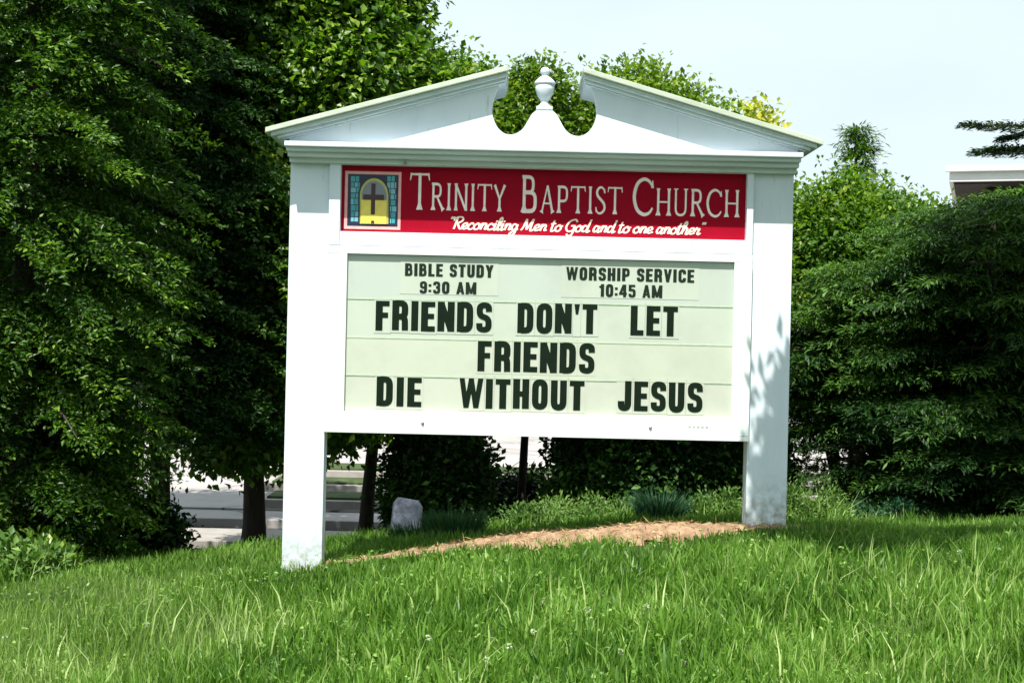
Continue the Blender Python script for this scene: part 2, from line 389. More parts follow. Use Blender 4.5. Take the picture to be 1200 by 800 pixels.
# ---- lettering: strokes as thin solid ribbons
def ribbon(mb, pts, ws, f, ya, yb, hcut=False):
    pts = [Vector(p) for p in pts]; n = len(pts)
    if not hasattr(ws, '__len__'): ws = [ws] * n
    L, Rr = [], []
    for i, p in enumerate(pts):
        if hcut:
            d = (pts[-1] - pts[0]).normalized(); off = Vector((ws[i] / 2 / max(.3, abs(d.y)), 0)) * (1 if d.y > 0 else -1)
            L.append(p - off); Rr.append(p + off); continue
        d0 = (pts[i] - pts[i - 1]).normalized() if i else None; d1 = (pts[i + 1] - pts[i]).normalized() if i < n - 1 else None
        d0 = d0 or d1; d1 = d1 or d0
        if d0.dot(d1) < -.99: d1 = d0
        d = (d0 + d1).normalized(); nr = Vector((d.y, -d.x)); sc = min(1.6, 1 / max(.5, Vector((d0.y, -d0.x)).dot(nr)))
        L.append(p - nr * ws[i] / 2 * sc); Rr.append(p + nr * ws[i] / 2 * sc)
    b = len(mb.v)
    for i in range(n):
        for q in (L[i], Rr[i]):
            x, z = f(q.x, q.y); mb.v.append((x, ya - i * 3e-5, z)); mb.v.append((x, yb, z))
    for i in range(n - 1):
        a = b + i * 4; c = a + 4
        mb.f += [[a, a + 2, c + 2, c], [a + 1, c + 1, c + 3, a + 3], [a, c, c + 1, a + 1], [a + 2, a + 3, c + 3, c + 2]]
    mb.f += [[b, b + 1, b + 3, b + 2]]; e = b + (n - 1) * 4; mb.f += [[e, e + 2, e + 3, e + 1]]

def rnd(pts, r, closed=False, n=4):
    P = [Vector(p) for p in pts]; out = []
    m = len(P)
    for i in range(m):
        if not closed and i in (0, m - 1): out.append(tuple(P[i])); continue
        a, p, b = P[i - 1], P[i], P[(i + 1) % m]
        ra = min(r, (a - p).length * .49); rb = min(r, (b - p).length * .49)
        p0 = p + (a - p).normalized() * ra; p1 = p + (b - p).normalized() * rb
        for k in range(n + 1):
            t = k / n; out.append(tuple((1 - t) ** 2 * p0 + 2 * t * (1 - t) * p + t * t * p1))
    if closed: out.append(out[0])
    return out

# bold condensed capitals, unit height; S = stem width, H = bar width
S_, H_ = .215, .175
def bold(ch):
    s, h = S_, H_; l, b, t = s / 2, h / 2, 1 - h / 2
    G = {}
    def stem(x): return ([(x, 0), (x, 1)], s, 0)
    w_ = .50; r = w_ - s / 2; q = .5
    if ch == 'F': return .42, [stem(l), ([(l, t), (.42, t)], h, 0), ([(l, .52), (.38, .52)], h, 0)]
    if ch == 'E': return .43, [stem(l), ([(l, t), (.43, t)], h, 0), ([(l, .51), (.40, .51)], h, 0), ([(l, b), (.43, b)], h, 0)]
    if ch == 'L': return .41, [stem(l), ([(l, b), (.41, b)], h, 0)]
    if ch == 'I': return s, [stem(l)]
    if ch == 'T': return .46, [([(.23, 0), (.23, .9)], s, 0), ([(0, t), (.46, t)], h, 0)]
    if ch == 'H': return .50, [stem(l), stem(r), ([(l, .5), (r, .5)], h, 0)]
    if ch == 'N': return .50, [stem(l * .9), stem(.5 - l * .9), ([(.09, 1), (.41, 0)], s * .85, 1)]
    if ch == 'M': return .66, [stem(l * .85), stem(.66 - l * .85), ([(.11, 1), (.33, .05)], s * .75, 1), ([(.33, .05), (.55, 1)], s * .75, 1)]
    if ch == 'D': return .50, [stem(l), (rnd([(l, b), (r, b), (r, t), (l, t)], .2), s * .95, 0)]
    if ch == 'P': return .49, [stem(l), (rnd([(l, .43), (.39, .43), (.39, t), (l, t)], .16), h, 0)]
    if ch == 'R': return .50, [stem(l), (rnd([(l, .46), (.39, .46), (.39, t), (l, t)], .16), s * .93, 0), (rnd([(.26, .46), (.39, .42), (.40, .0)], .12), s * .9, 0)]
    if ch == 'B': return .50, [stem(l), (rnd([(l, .53), (.37, .53), (.37, t), (l, t)], .15), h, 0), (rnd([(l, b), (.40, b), (.40, .53), (l, .53)], .15), h, 0)]
    if ch == 'O' or ch == '0': return .50, [(rnd([(l, b), (r, b), (r, t), (l, t)], .2, True), s * .95, 0)]
    if ch == 'U': return .50, [(rnd([(l, 1), (l, b), (r, b), (r, 1)], .2), s * .97, 0)]
    if ch == 'J': return .43, [(rnd([(l, .32), (l, b), (.43 - l, b), (.43 - l, 1)], .18), s * .95, 0)]
    if ch == 'C': return .48, [(rnd([(.39, .34), (.39, b), (l, b), (l, t), (.39, t), (.39, .66)], .18), s * .93, 0)]
    if ch == 'S': return .48, [(rnd([(l * .95, .30), (l, b), (.385, b), (.385, .47), (l, .55), (l, t), (.385, t), (.39, .70)], .15, n=5), s * .88, 0)]
    if ch == 'Y': return .50, [([(.25, 0), (.25, .5)], s, 0), ([(.25, .42), (.09, 1)], s * .9, 1), ([(.25, .42), (.41, 1)], s * .9, 1)]
    if ch == 'V': return .50, [([(.25, 0), (.09, 1)], s * .85, 1), ([(.25, 0), (.41, 1)], s * .85, 1)]
    if ch == 'A': return .52, [([(.09, 0), (.26, 1)], s * .85, 1), ([(.43, 0), (.26, 1)], s * .85, 1), ([(.17, .25), (.36, .25)], h * .8, 0)]
    if ch == 'W': return .74, [([(.08, 1), (.22, 0)], s * .74, 1), ([(.22, 0), (.37, 1)], s * .7, 1), ([(.37, 1), (.52, 0)], s * .7, 1), ([(.52, 0), (.66, 1)], s * .74, 1)]
    if ch == '9': return .48, [(rnd([(l, .48), (.385, .48), (.385, t), (l, t)], .15, True), h, 0), (rnd([(.385, .8), (.385, b), (l, b), (l, .28)], .15), s * .9, 0)]
    if ch == '3': return .48, [(rnd([(l, .70), (l, t), (.38, t), (.38, .52), (.2, .52)], .14), s * .86, 0), (rnd([(.2, .52), (.385, .52), (.385, b), (l, b), (l, .30)], .14), s * .86, 0)]
    if ch == '1': return .30, [([(.19, 0), (.19, 1)], s, 0), ([(0, .74), (.14, .84)], h * .9, 0)]
    if ch == '4': return .50, [([(.36, 0), (.36, 1)], s * .9, 0), ([(.0, .28), (.5, .28)], h, 0), ([(.07, .25), (.30, 1)], s * .75, 1)]
    if ch == '5': return .48, [([(l, .5), (l, 1)], s * .85, 0), ([(l, t), (.44, t)], h, 0), (rnd([(l, .58), (.385, .58), (.385, b), (l, b), (l, .28)], .15), s * .85, 0)]
    if ch == ':': return .18, [([(.09, .12), (.09, .30)], .18, 0), ([(.09, .58), (.09, .76)], .18, 0)]
    if ch == "'": return .17, [([(.085, .66), (.085, 1)], [.08, .17], 0)]
    return .3, []

# flared small capitals
def flare(x, y0=0, y1=1, tw=.105, foot=.25, top=.17):
    return ([(x, y0), (x, y0 + .05), (x, y0 + .17), (x, y1 - .12), (x, y1)], [foot, foot * .8, tw, tw, top], 0)
def serif(ch):
    t = .095
    if ch == 'T': return .70, [flare(.35, foot=.24, top=.09), ([(.02, .965), (.68, .965)], .06, 0), ([(.04, 1.0), (0, .80)], [.07, .03], 0), ([(.66, 1.0), (.70, .80)], [.07, .03], 0)]
    if ch == 'R': return .66, [flare(.12), (rnd([(.12, .50), (.48, .50), (.48, .96), (.05, .96)], .2), [t] * 5 + [t] * 7, 0), ([(.30, .50), (.56, .08), (.62, 0)], [.08, .11, .20], 0)]
    if ch == 'I': return .30, [flare(.15)]
    if ch == 'N': return .72, [flare(.12, foot=.2), flare(.62, foot=.14, top=.2), ([(.10, .98), (.60, .04)], .10, 0)]
    if ch == 'Y': return .62, [flare(.31, y1=.5, top=.085), ([(.31, .46), (.06, .98)], [.085, .12], 0), ([(.31, .46), (.56, .98)], [.07, .12], 0)]
    if ch == 'B': return .62, [flare(.12), (rnd([(.05, .96), (.44, .96), (.44, .54), (.12, .54)], .17), t, 0), (rnd([(.12, .54), (.52, .54), (.52, .03), (.05, .03)], .19), t + .015, 0)]
    if ch == 'A': return .72, [([(.08, 0), (.12, .08), (.36, 1)], [.2, .075, .06], 0), ([(.64, 0), (.60, .08), (.36, 1)], [.22, .11, .10], 0), ([(.2, .34), (.52, .34)], .06, 0)]
    if ch == 'P': return .60, [flare(.12), (rnd([(.05, .96), (.50, .96), (.50, .44), (.12, .44)], .2), t, 0)]
    if ch == 'S': return .52, [(cr([(.45, .80), (.38, .94), (.22, .97), (.09, .84), (.12, .66), (.30, .50), (.43, .36), (.45, .17), (.30, .03), (.13, .04), (.05, .18)], 4), [.05 + .06 * math.sin(math.pi * i / 40) for i in range(41)], 0), ([(.46, .92), (.46, .76)], [.02, .07], 0), ([(.04, .24), (.04, .06)], [.07, .02], 0)]
    if ch == 'C': return .74, [(cr([(.68, .78), (.58, .92), (.38, .98), (.16, .84), (.06, .5), (.16, .16), (.38, .02), (.58, .06), (.70, .20)], 4), [.06 + .05 * math.sin(math.pi * i / 32) for i in range(33)], 0), ([(.69, .95), (.69, .74)], [.03, .09], 0)]
    if ch == 'H': return .74, [flare(.12), flare(.62), ([(.12, .50), (.62, .50)], .06, 0)]
    if ch == 'U': return .70, [(rnd([(.11, 1), (.11, .03), (.58, .03), (.58, 1)], .26), .085, 0), ([(.02, .985), (.22, .985)], .04, 0), ([(.49, .985), (.68, .985)], .04, 0)]
    return .3, []

def q3(*a): return cr(a, 4)
SCR = {
 'R': (.56, [[(.12, 0), (.18, .92)], [(0, .68), (.1, .92), (.4, .98), (.52, .76), (.36, .54), (.15, .5)], [(.25, .5), (.4, .15), (.5, .02), (.6, .12)]]),
 'M': (.74, [[(0, .02), (.1, .3), (.18, .95)], [(.18, .95), (.32, .08)], [(.32, .08), (.58, .95)], [(.58, .95), (.54, .12), (.62, .0), (.74, .12)]]),
 'G': (.60, [[(.6, .78), (.46, .98), (.16, .82), (.03, .35), (.2, .02), (.45, .1), (.52, .45), (.3, .45)], [(.52, .45), (.48, -.2), (.3, -.35), (.15, -.2)]]),
 'e': (.36, [[(0, .15), (.28, .3), (.24, .5), (.08, .42), (.04, .16), (.16, .02), (.38, .12)]]),
 'c': (.36, [[(.32, .4), (.2, .5), (.04, .3), (.06, .08), (.2, .0), (.38, .12)]]),
 'o': (.40, [[(.2, .5), (.03, .3), (.08, .04), (.25, .03), (.35, .25), (.22, .5), (.3, .42), (.44, .44)]]),
 'n': (.42, [[(.02, .3), (.1, .5), (.06, 0)], [(.06, .2), (.22, .5), (.33, .4), (.3, .06), (.44, .1)]]),
 'i': (.24, [[(.0, .3), (.11, .5), (.08, .06), (.15, 0), (.27, .12)], [(.13, .66), (.15, .76)]]),
 'l': (.22, [[(0, .15), (.2, .7), (.15, 1), (.06, .8), (.07, .1), (.14, 0), (.26, .12)]]),
 'g': (.40, [[(.3, .42), (.12, .5), (.03, .2), (.15, .02), (.3, .2), (.34, .48), (.28, -.2), (.12, -.4), (.0, -.28), (.2, -.05), (.42, .12)]]),
 't': (.28, [[(.12, .88), (.07, .1), (.15, 0), (.3, .12)], [(-.03, .58), (.26, .62)]]),
 'd': (.46, [[(.3, .42), (.12, .5), (.03, .2), (.12, .02), (.3, .2), (.42, 1)], [(.42, 1), (.33, .1), (.4, 0), (.5, .12)]]),
 'a': (.43, [[(.3, .42), (.12, .5), (.03, .2), (.12, .02), (.28, .2), (.34, .5)], [(.34, .5), (.3, .08), (.36, 0), (.48, .12)]]),
 'h': (.42, [[(0, .15), (.2, .75), (.15, 1), (.06, .8), (.05, 0)], [(.06, .2), (.2, .5), (.31, .4), (.28, .06), (.36, 0), (.44, .12)]]),
 'r': (.34, [[(0, .2), (.08, .52), (.14, .42), (.26, .44), (.2, .1), (.28, 0), (.38, .12)]]),
 '"': (.22, [[(.04, .8), (.06, 1)], [(.16, .8), (.18, 1)]]),
}
def script(ch):
    w0, ss = SCR[ch]
    out = []
    for s in ss:
        P = cr(s, 4) if len(s) > 2 else s
        out.append((P, .115, 0))
    return w0, out

def typeset(text, glyph, x0, x1, yb, hpx, ya, mat, parent, gap=.09, space=.35, small=1.0, shear=0, tile=None, big_first=False, thick=.0018):
    """text between image columns x0..x1 on the sign plane, baseline at image row yb (given at x0), height hpx"""
    u0, v0 = der(x0, yb); u1 = u0 + (x1 - x0)
    tot = 0; items = []; tm = 'panel1' if ya < 6.97121 and Z(der(x0, yb)[1]) > Z(20) else 'panel3'
    if abs(yb - 434) < 2: tm = 'panel2'
    first = True
    for ch in text:
        if ch == ' ': tot += space; first = True; continue
        sc = 1 if (first or not big_first) else small
        w0, st = glyph(ch)
        items.append((ch, tot, sc, w0, st)); tot += w0 * sc + gap; first = False
    tot -= gap; kx = (u1 - u0) / tot; v0b = v0; jr = np.random.default_rng(int(x0))
    for li, (ch, at, sc, w0, st) in enumerate(items):
        v0 = v0b + (jr.uniform(-.45, .45) if tile else 0); mb = MB(); ex = thick + .0009 * (li % 2) * (glyph is script)
        for i, (pts, wd, hc) in enumerate(st):
            f = lambda a, b, at=at, sc=sc, v0=v0: (X(u0 + (at + a * sc) * kx + shear * b * sc * hpx), Z(v0 - b * sc * hpx))
            ribbon(mb, pts, wd, f, ya - ex - .00012 * i, ya - .0002, bool(hc))
        if tile:
            t = sbox(u0 + at * kx - 1.7, u0 + (at + w0) * kx + 1.7, v0 - hpx - 4.0, v0 + 3.2, tile, tile + .0006).build('letter_tile', M[tm], parent)
            mb.build('letter', M[mat], t)
        else:
            mb.build('letter', M[mat], parent)
# non-uniform kx: glyph widths scale with kx while stems scale too (condensed face)
YP = 6.972
def plate(x0, x1, y0, y1):
    u0, v0 = der(x0, y0); u1, v1 = der(x1, y1)
    return sbox(u0, u1, v0, v1, 6.9708, 6.9717).build('service_plate', M['panel1'], sign)
p1 = plate(470, 584, 304, 347); p2 = plate(658, 818, 308, 352)
typeset("BIBLE STUDY", bold, 475, 578, 323.3, 14.6, 6.9708, 'smallblack', p1, gap=.10, space=.34)
typeset("9:30 AM", bold, 492, 558, 343.6, 14.0, 6.9708, 'smallblack', p1, gap=.10, space=.34)
typeset("WORSHIP SERVICE", bold, 663, 812.5, 328, 15.0, 6.9708, 'smallblack', p2, gap=.10, space=.34)
typeset("10:45 AM", bold, 702, 775, 347.6, 14.6, 6.9708, 'smallblack', p2, gap=.10, space=.34)
TL = 6.9712
for txt, a, b, y, h in (("FRIENDS", 440.5, 576, 386.5, 34.5), ("DON'T", 606, 699, 389.5, 34.5), ("LET", 738, 793, 392.5, 34.5), ("FRIENDS", 559.5, 696, 434, 35), ("DIE", 441.5, 494, 475, 34), ("WITHOUT", 538, 684, 477, 34.5), ("JESUS", 723, 822, 480.5, 34.5)):
    typeset(txt, bold, a, b, y, h, TL, 'black', sign, gap=.085 if txt != 'DIE' else .11, tile=TL, thick=.002)
NP = 7.012
typeset("TRINITY", serif, 480, 592.5, 245.3, 43, NP, 'vinyl', name_panel, gap=.06, small=.74, big_first=True)
typeset("BAPTIST", serif, 610, 729, 248.3, 43, NP, 'vinyl', name_panel, gap=.07, small=.74, big_first=True)
typeset("CHURCH", serif, 741, 867, 251.6, 43, NP, 'vinyl', name_panel, gap=.07, small=.74, big_first=True)
typeset('"Reconciling Men to God and to one another"', script, 525, 824, 268.0, 14.5, NP, 'script', name_panel, gap=-.01, space=.22, shear=.28)

# emblem of stained glass beside the name
emb = empty('stained_glass_emblem'); emb.parent = sign; emb.location = -sign.location
def epx(px, py):
    return der(395 + px / 8, 190 + py / 8)
def eb(a, b, c, d, dep, nm, mat):
    u0, v0 = epx(a, b); u1, _ = epx(c, b); _, v1 = epx(a, d)
    sbox(u0, u1, v0, v1, NP - dep, NP - .0002 - max(0, dep - .0012)).build(nm, M[mat], emb)
eb(75, 80, 603, 622, .001, 'border', 'pinkborder')
eb(102, 108, 576, 594, .002, 'background', 'navy')
rg = np.random.default_rng(5)
for cx0 in (128, 470):
    yy = 130
    while yy < 560:
        h = 34 + rg.random() * 22; xx = cx0
        lim = cx0 + 84
        while xx < lim - 10:
            w2 = 24 + rg.random() * 22
            x1 = min(lim, xx + w2); y1 = min(572, yy + h)
            if y1 - yy > 10 and x1 - xx > 8:
                eb(xx, yy, x1, y1, .003, 'glass_piece', 'teal' if rg.random() < .55 else 'teal2')
            xx += w2 + 6
        yy += h + 7
def arch(x0, x1, top, bot, dep, nm, mat, keep=None):
    c = (x0 + x1) / 2; r = (x1 - x0) / 2; P = [(x0, bot), (x1, bot)]
    hh = r * 1.25
    for a in np.linspace(0, math.pi, 15): P.append((c + r * math.cos(a), top + hh - hh * math.sin(a)))
    Q = [epx(a, b) for a, b in P]; Q = [(X(a), Z(b)) for a, b in Q]
    MB().poly(Q, NP - dep, NP - dep + .0009).build(nm, M[mat], emb)
arch(196, 494, 132, 585, .0042, 'arch_surround', 'navy')
arch(212, 480, 150, 578, .0054, 'arch_frame', 'olive')
arch(230, 462, 176, 572, .0066, 'arch_pane', 'amber')
eb(226, 352, 466, 574, .0078, 'arch_pane', 'yellow')
eb(322, 200, 360, 490, .0090, 'cross_bar', 'cross')
eb(246, 302, 440, 352, .0102, 'cross_bar', 'cross')
eb(318, 548, 348, 572, .0090, 'glass_piece', 'cross')

# ------------------------------------------------------------------ foliage
def leaf_obj(name, P, D, N, Ln, Wd, tint, mat, parent=None, fold=.25, tipdroop=.0, **k):
    """folded two-triangle leaves: P base, D direction, N up normal"""
    n = len(P)
    D = D / np.linalg.norm(D, axis=1, keepdims=True)
    Sd = np.cross(D, N); Sd /= (np.linalg.norm(Sd, axis=1, keepdims=True) + 1e-9); U = np.cross(Sd, D)
    Ln = Ln[:, None]; Wd = Wd[:, None]
    b = P; l = P + D * Ln * .45 + Sd * Wd * .5 + U * Wd * fold; r = P + D * Ln * .45 - Sd * Wd * .5 + U * Wd * fold
    t = P + D * Ln - U * Ln * tipdroop
    V = np.stack([b, l, t, r], 1).reshape(-1, 3).astype(np.float32)
    i = np.arange(n)[:, None] * 4
    T = (i + np.array([[0, 2, 1, 0, 3, 2]])).reshape(-1).astype(np.int32)
    return raw_tris(name, V, T, np.repeat(tint, 4), mat, parent, **k)

def raw_tris(name, V, T, tint, mat, parent=None, **k):
    me = bpy.data.meshes.new(name); me.vertices.add(len(V)); me.vertices.foreach_set('co', V.ravel())
    tint = tint + .16 * np.sin(V[:, 0] * 4.1 + V[:, 2] * 2.3 + 1.7 * np.sin(V[:, 2] * 3.3)) * np.sin(V[:, 1] * 3.7 + V[:, 2] * 5.1)
    nt_ = len(T) // 3; me.loops.add(len(T)); me.loops.foreach_set('vertex_index', T)
    me.polygons.add(nt_); me.polygons.foreach_set('loop_start', np.arange(nt_, dtype=np.int32) * 3)
    me.polygons.foreach_set('loop_total', np.full(nt_, 3, np.int32))
    a = me.attributes.new('tint', 'FLOAT', 'POINT'); a.data.foreach_set('value', np.clip(tint, 0, 1).astype(np.float32))
    me.update(calc_edges=True); me.materials.append(mat)
    o = bpy.data.objects.new(name, me); C.objects.link(o)
    if parent: o.parent = parent; o.location = -parent.location
    return tag(o, **k)

def unit(rng, n):
    v = rng.normal(size=(n, 3)); return v / np.linalg.norm(v, axis=1, keepdims=True)

def ell_points(rng, e, n, shell=4.0):
    cx, cy, cz, rx, ry, rz = e
    d = unit(rng, n); r = rng.random(n) ** (1 / shell)
    # lumpy outline
    lump = 1 + .10 * np.sin(d[:, 0] * 5 + cx * 3) * np.cos(d[:, 2] * 6 + cz) + .07 * np.sin(d[:, 1] * 9 + d[:, 2] * 7 + cy)
    p = d * (r * lump)[:, None]
    return np.array([cx, cy, cz]) + p * np.array([rx, ry, rz]), d

def crown(parent, ells, nclump, per, leaf=(.075, .048), cr_=.2, mat='leaf_pear', seed=1, droop=.25, name='foliage', frontbias=.6):
    rng = np.random.default_rng(seed)
    vol = np.array([e[3] * e[5] for e in ells]); vol = vol / vol.sum()
    Ps, Ds = [], []
    for e, f in zip(ells, vol):
        c, d = ell_points(rng, e, max(3, int(nclump * f * 1.5)))
        keep = (d[:, 1] < .25) | (rng.random(len(d)) > frontbias)
        Ps.append(c[keep]); Ds.append(d[keep])
    c = np.concatenate(Ps); d = np.concatenate(Ds); n = len(c)
    ct = rng.random(n)
    m = rng.integers(int(per * .6), int(per * 1.4), n); idx = np.repeat(np.arange(n), m); N = len(idx)
    off = np.clip(rng.normal(size=(N, 3)), -1.9, 1.9) * cr_ * .55 * (.6 + .8 * ct[idx])[:, None]
    P = c[idx] + off
    out = d[idx] * .8 + unit(rng, N) * .9; out[:, 2] -= droop
    nrm = np.array([0, -.25, 1.0]) + unit(rng, N) * .75 + d[idx] * .4
    sz = rng.uniform(.42, 1.3, N)
    tint = .15 + .35 * ct[idx] + .5 * rng.random(N) ** 1.6
    return leaf_obj(name, P, out, nrm, leaf[0] * sz, leaf[1] * sz, tint, M[mat], parent, kind='stuff'), c

def trunk(parent, base, top, r0, r1, limbs=(), seed=0, name='trunk'):
    rng = np.random.default_rng(seed + 77)
    b, t = Vector(base), Vector(top); n = 9; pts, rad = [], []
    for i in range(n):
        s = i / (n - 1); p = b.lerp(t, s)
        p += Vector((math.sin(s * 5 + seed) * .03, math.cos(s * 4 + seed) * .03, 0)) * (s > 0)
        pts.append(p); rad.append(r0 * (1 - s) + r1 * s + r0 * .45 * math.exp(-s * 14))
    MB().tube(pts, rad, 12).build(name, M['bark'], parent, smooth=True, fix=False)
    for (s0, tip, r) in limbs:
        a = b.lerp(t, s0); e = Vector(tip); mid = a.lerp(e, .5) + Vector((rng.normal() * .08, rng.normal() * .05, .12))
        q = [a, a.lerp(mid, .5) + Vector((0, 0, .04)), mid, mid.lerp(e, .5) + Vector((rng.normal() * .05, 0, .04)), e]
        MB().tube(q, [r, r * .8, r * .6, r * .42, r * .2], 8).build('limb', M['bark'], parent, smooth=True, fix=False)

def broad_tree(name, x, y, h0, ells, nclump, per, label, cat='tree', r=.1, nl=6, topf=.8, seed=1, **k):
    z = g1(x, y); t = empty(name, (x, y, z), label=label, cat=cat)
    top = max(e[2] for e in ells); te = max(ells, key=lambda e: e[2])
    fol, c = crown(t, ells, nclump, per, seed=seed, **k)
    rng = np.random.default_rng(seed)
    lim = []
    pick = c[rng.choice(len(c), nl)] if nl else []
    hh = top * topf - z
    for p in pick:
        s0 = min(.92, max(h0, (p[2] - .5 - z) / hh * .8)); lim.append((s0, tuple(np.array([x, y, p[2]]) * .1 + p * .9), r * .38))
    trunk(t, (x, y, z - .1), (x * .6 + te[0] * .4, y * .6 + te[1] * .4, top * topf + z * 0), r, r * .25, lim, seed)
    return t

def spray_tree(name, x, y, z0, z1, rad, nbr, label, cat='tree', mat='leaf_yew', seed=2, leaf=(.055, .014), droop=.35, rise=.15, sub=.26, dens=1.0, az=(0, 2 * math.pi), r=.09, trunk_top=None, base=None, flatn=.5, topt=0, vary=.72):
    """conifer: boughs with side sprays of slender needle tufts. rad(s) radius at height fraction s"""
    rng = np.random.default_rng(seed); zb = g1(x, y) if base is None else base
    t = empty(name, (x, y, zb), label=label, cat=cat)
    P, D, Nn, L, T = [], [], [], [], []
    boughs = []
    for b in range(nbr):
        s = rng.random(); z = z0 + (z1 - z0) * s; a = rng.uniform(*az); ln = rad(s) * rng.uniform(vary, 1.12)
        d = np.array([math.cos(a), math.sin(a), 0]); side = np.array([-d[1], d[0], 0]); bt = rng.random()
        nt_ = max(4, int(ln / .05)); ts = np.linspace(.28, 1, nt_)
        if b % 9 == 0: boughs.append((z, d, ln))
        for q in ts:
            c = np.array([x, y, z]) + d * ln * q + np.array([0, 0, rise * ln * q - droop * ln * q * q])
            sl = sub * (1.15 - .75 * q) * rng.uniform(.4, 1.4)
            for sg in (-1, 1):
                dr = side * sg + d * .8 + np.array([0, 0, -.15 + rng.normal() * .15]); dr /= np.linalg.norm(dr)
                m = max(3, int(11 * dens * sl / .2)); w2 = rng.random(m)
                pp = c + dr * (sl * w2)[:, None] + rng.normal(size=(m, 3)) * .012 + np.array([0, 0, -.12])[None] * (sl * w2 ** 2)[:, None]
                dd = dr + unit(rng, m) * .75; dd[:, 2] -= .1
                P.append(pp); D.append(dd); Nn.append(np.array([0, -.2, 1.0]) + unit(rng, m) * flatn)
                L.append(rng.uniform(.45, 1.35, m)); T.append(.02 + .3 * bt + .25 * q ** 2 + topt * s ** 2 + .45 * rng.random(m) ** 2)  # topt puts the sunlit look of upper boughs into the leaf tint
    P, D, Nn, L, T = [np.concatenate(q) for q in (P, D, Nn, L, T)]
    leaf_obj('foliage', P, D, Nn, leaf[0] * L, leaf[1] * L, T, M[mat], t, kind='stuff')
    tt = trunk_top or z1
    trunk(t, (x, y, zb - .1), (x, y, tt), r, .012, (), seed)
    for (z, d, ln) in boughs[:24]:
        q = [Vector((x, y, z)) + Vector(d) * ln * u_ + Vector((0, 0, rise * ln * u_ - droop * ln * u_ * u_)) for u_ in (0, .25, .5, .75, .97)]
        MB().tube(q, [.022, .017, .012, .008, .003], 6).build('bough', M['bark'], t, smooth=True, fix=False)
    return t

def at(px, d):  # x of an image column at distance d
    return (px - 600) / FPX * d

def px2w(px, py, d):
    u, v = der(px, py); return np.array([u / FPX * d, d, CAMZ - v / FPX * d])

# left dark masses
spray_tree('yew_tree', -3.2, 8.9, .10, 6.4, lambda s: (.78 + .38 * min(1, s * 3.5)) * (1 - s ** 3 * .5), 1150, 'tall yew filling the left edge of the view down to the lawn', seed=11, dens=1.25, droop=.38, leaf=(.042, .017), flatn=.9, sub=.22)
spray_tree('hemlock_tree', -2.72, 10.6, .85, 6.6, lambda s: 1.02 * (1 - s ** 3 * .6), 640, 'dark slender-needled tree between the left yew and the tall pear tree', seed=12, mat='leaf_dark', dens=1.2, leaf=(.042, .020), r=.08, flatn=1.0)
broad_tree('pear_tree', -2.2, 11.8, .35, [(-2.0, 11.8, 2.9, 1.25, 1.1, 1.7), (-1.68, 11.8, 3.95, .92, 1.0, 1.1), (-2.15, 11.9, 5.0, 1.22, 1.1, 1.1), (-1.95, 11.6, 1.35, .8, .6, .80), (-2.3, 11.2, 1.1, .55, .4, .5), (-.95, 11.9, 3.65, .35, .5, .4)], 3100, 54, 'tall glossy pear tree rising behind the left half of the sign', r=.10, seed=21, topf=.75, leaf=(.074, .054))
broad_tree('pear_tree', -4.9, 14.2, .2, [(-4.9, 14.2, 4.2, 1.9, 1.2, 2.6), (-4.9, 13.9, 1.5, .9, .9, 1.5), (-3.2, 14.4, 5.0, 1.5, 1.0, 2.0)], 1300, 44, 'broad tree behind the left yew, seen only through its gaps', r=.14, seed=27, mat='leaf_dark', leaf=(.11, .07), cr_=.3)
broad_tree('pear_tree', at(432, 12.6), 12.6, .4, [(-1.3, 12.6, 2.5, .9, .9, 1.35), (-.75, 12.6, 3.25, .75, .8, .85), (-1.25, 12.4, 1.25, .75, .5, .5), (-1.0, 10.6, 1.9, .6, .5, .75)], 1350, 46, 'slim-trunked tree behind the sign, right of the tall pear tree', r=.075, seed=22)  # frontmost lump added, hidden by the board, to shade the shrubs below
broad_tree('pear_tree', .14, 12.3, .3, [(.1, 12.3, 2.45, .85, .8, 1.2), (-.3, 12.3, 2.98, .7, .7, .95), (.15, 12.2, 3.62, .26, .35, .40), (.0, 10.6, 1.9, .75, .5, .75)], 2300, 46, 'rounded tree seen through the left scoop of the pediment', r=.05, seed=23, mat='leaf_top', leaf=(.058, .042), cr_=.17)  # forward crown lump is an unseen addition casting shade under the sign
broad_tree('pear_tree', 1.35, 12.6, .3, [(1.15, 12.6, 2.75, .95, .8, 1.1), (1.0, 12.6, 3.58, .52, .55, .50), (1.52, 12.6, 3.36, .60, .6, .52), (1.25, 10.6, 1.85, .95, .5, .75), (1.95, 12.6, 2.7, .5, .6, .8), (.62, 12.4, 3.0, .22, .3, .7)], 2900, 46, 'bushy tree showing above the right half of the pediment', r=.08, seed=24, mat='leaf_top', leaf=(.058, .042), cr_=.17)  # unseen front lump added to darken the shrubs behind the board
broad_tree('golden_tree', 2.72, 15.0, .2, [(2.58, 15, 3.60, .18, .4, .56)], 140, 36, 'small golden-leaved tree peeping over the right roof slope', r=.05, seed=25, mat='leaf_gold', nl=3)
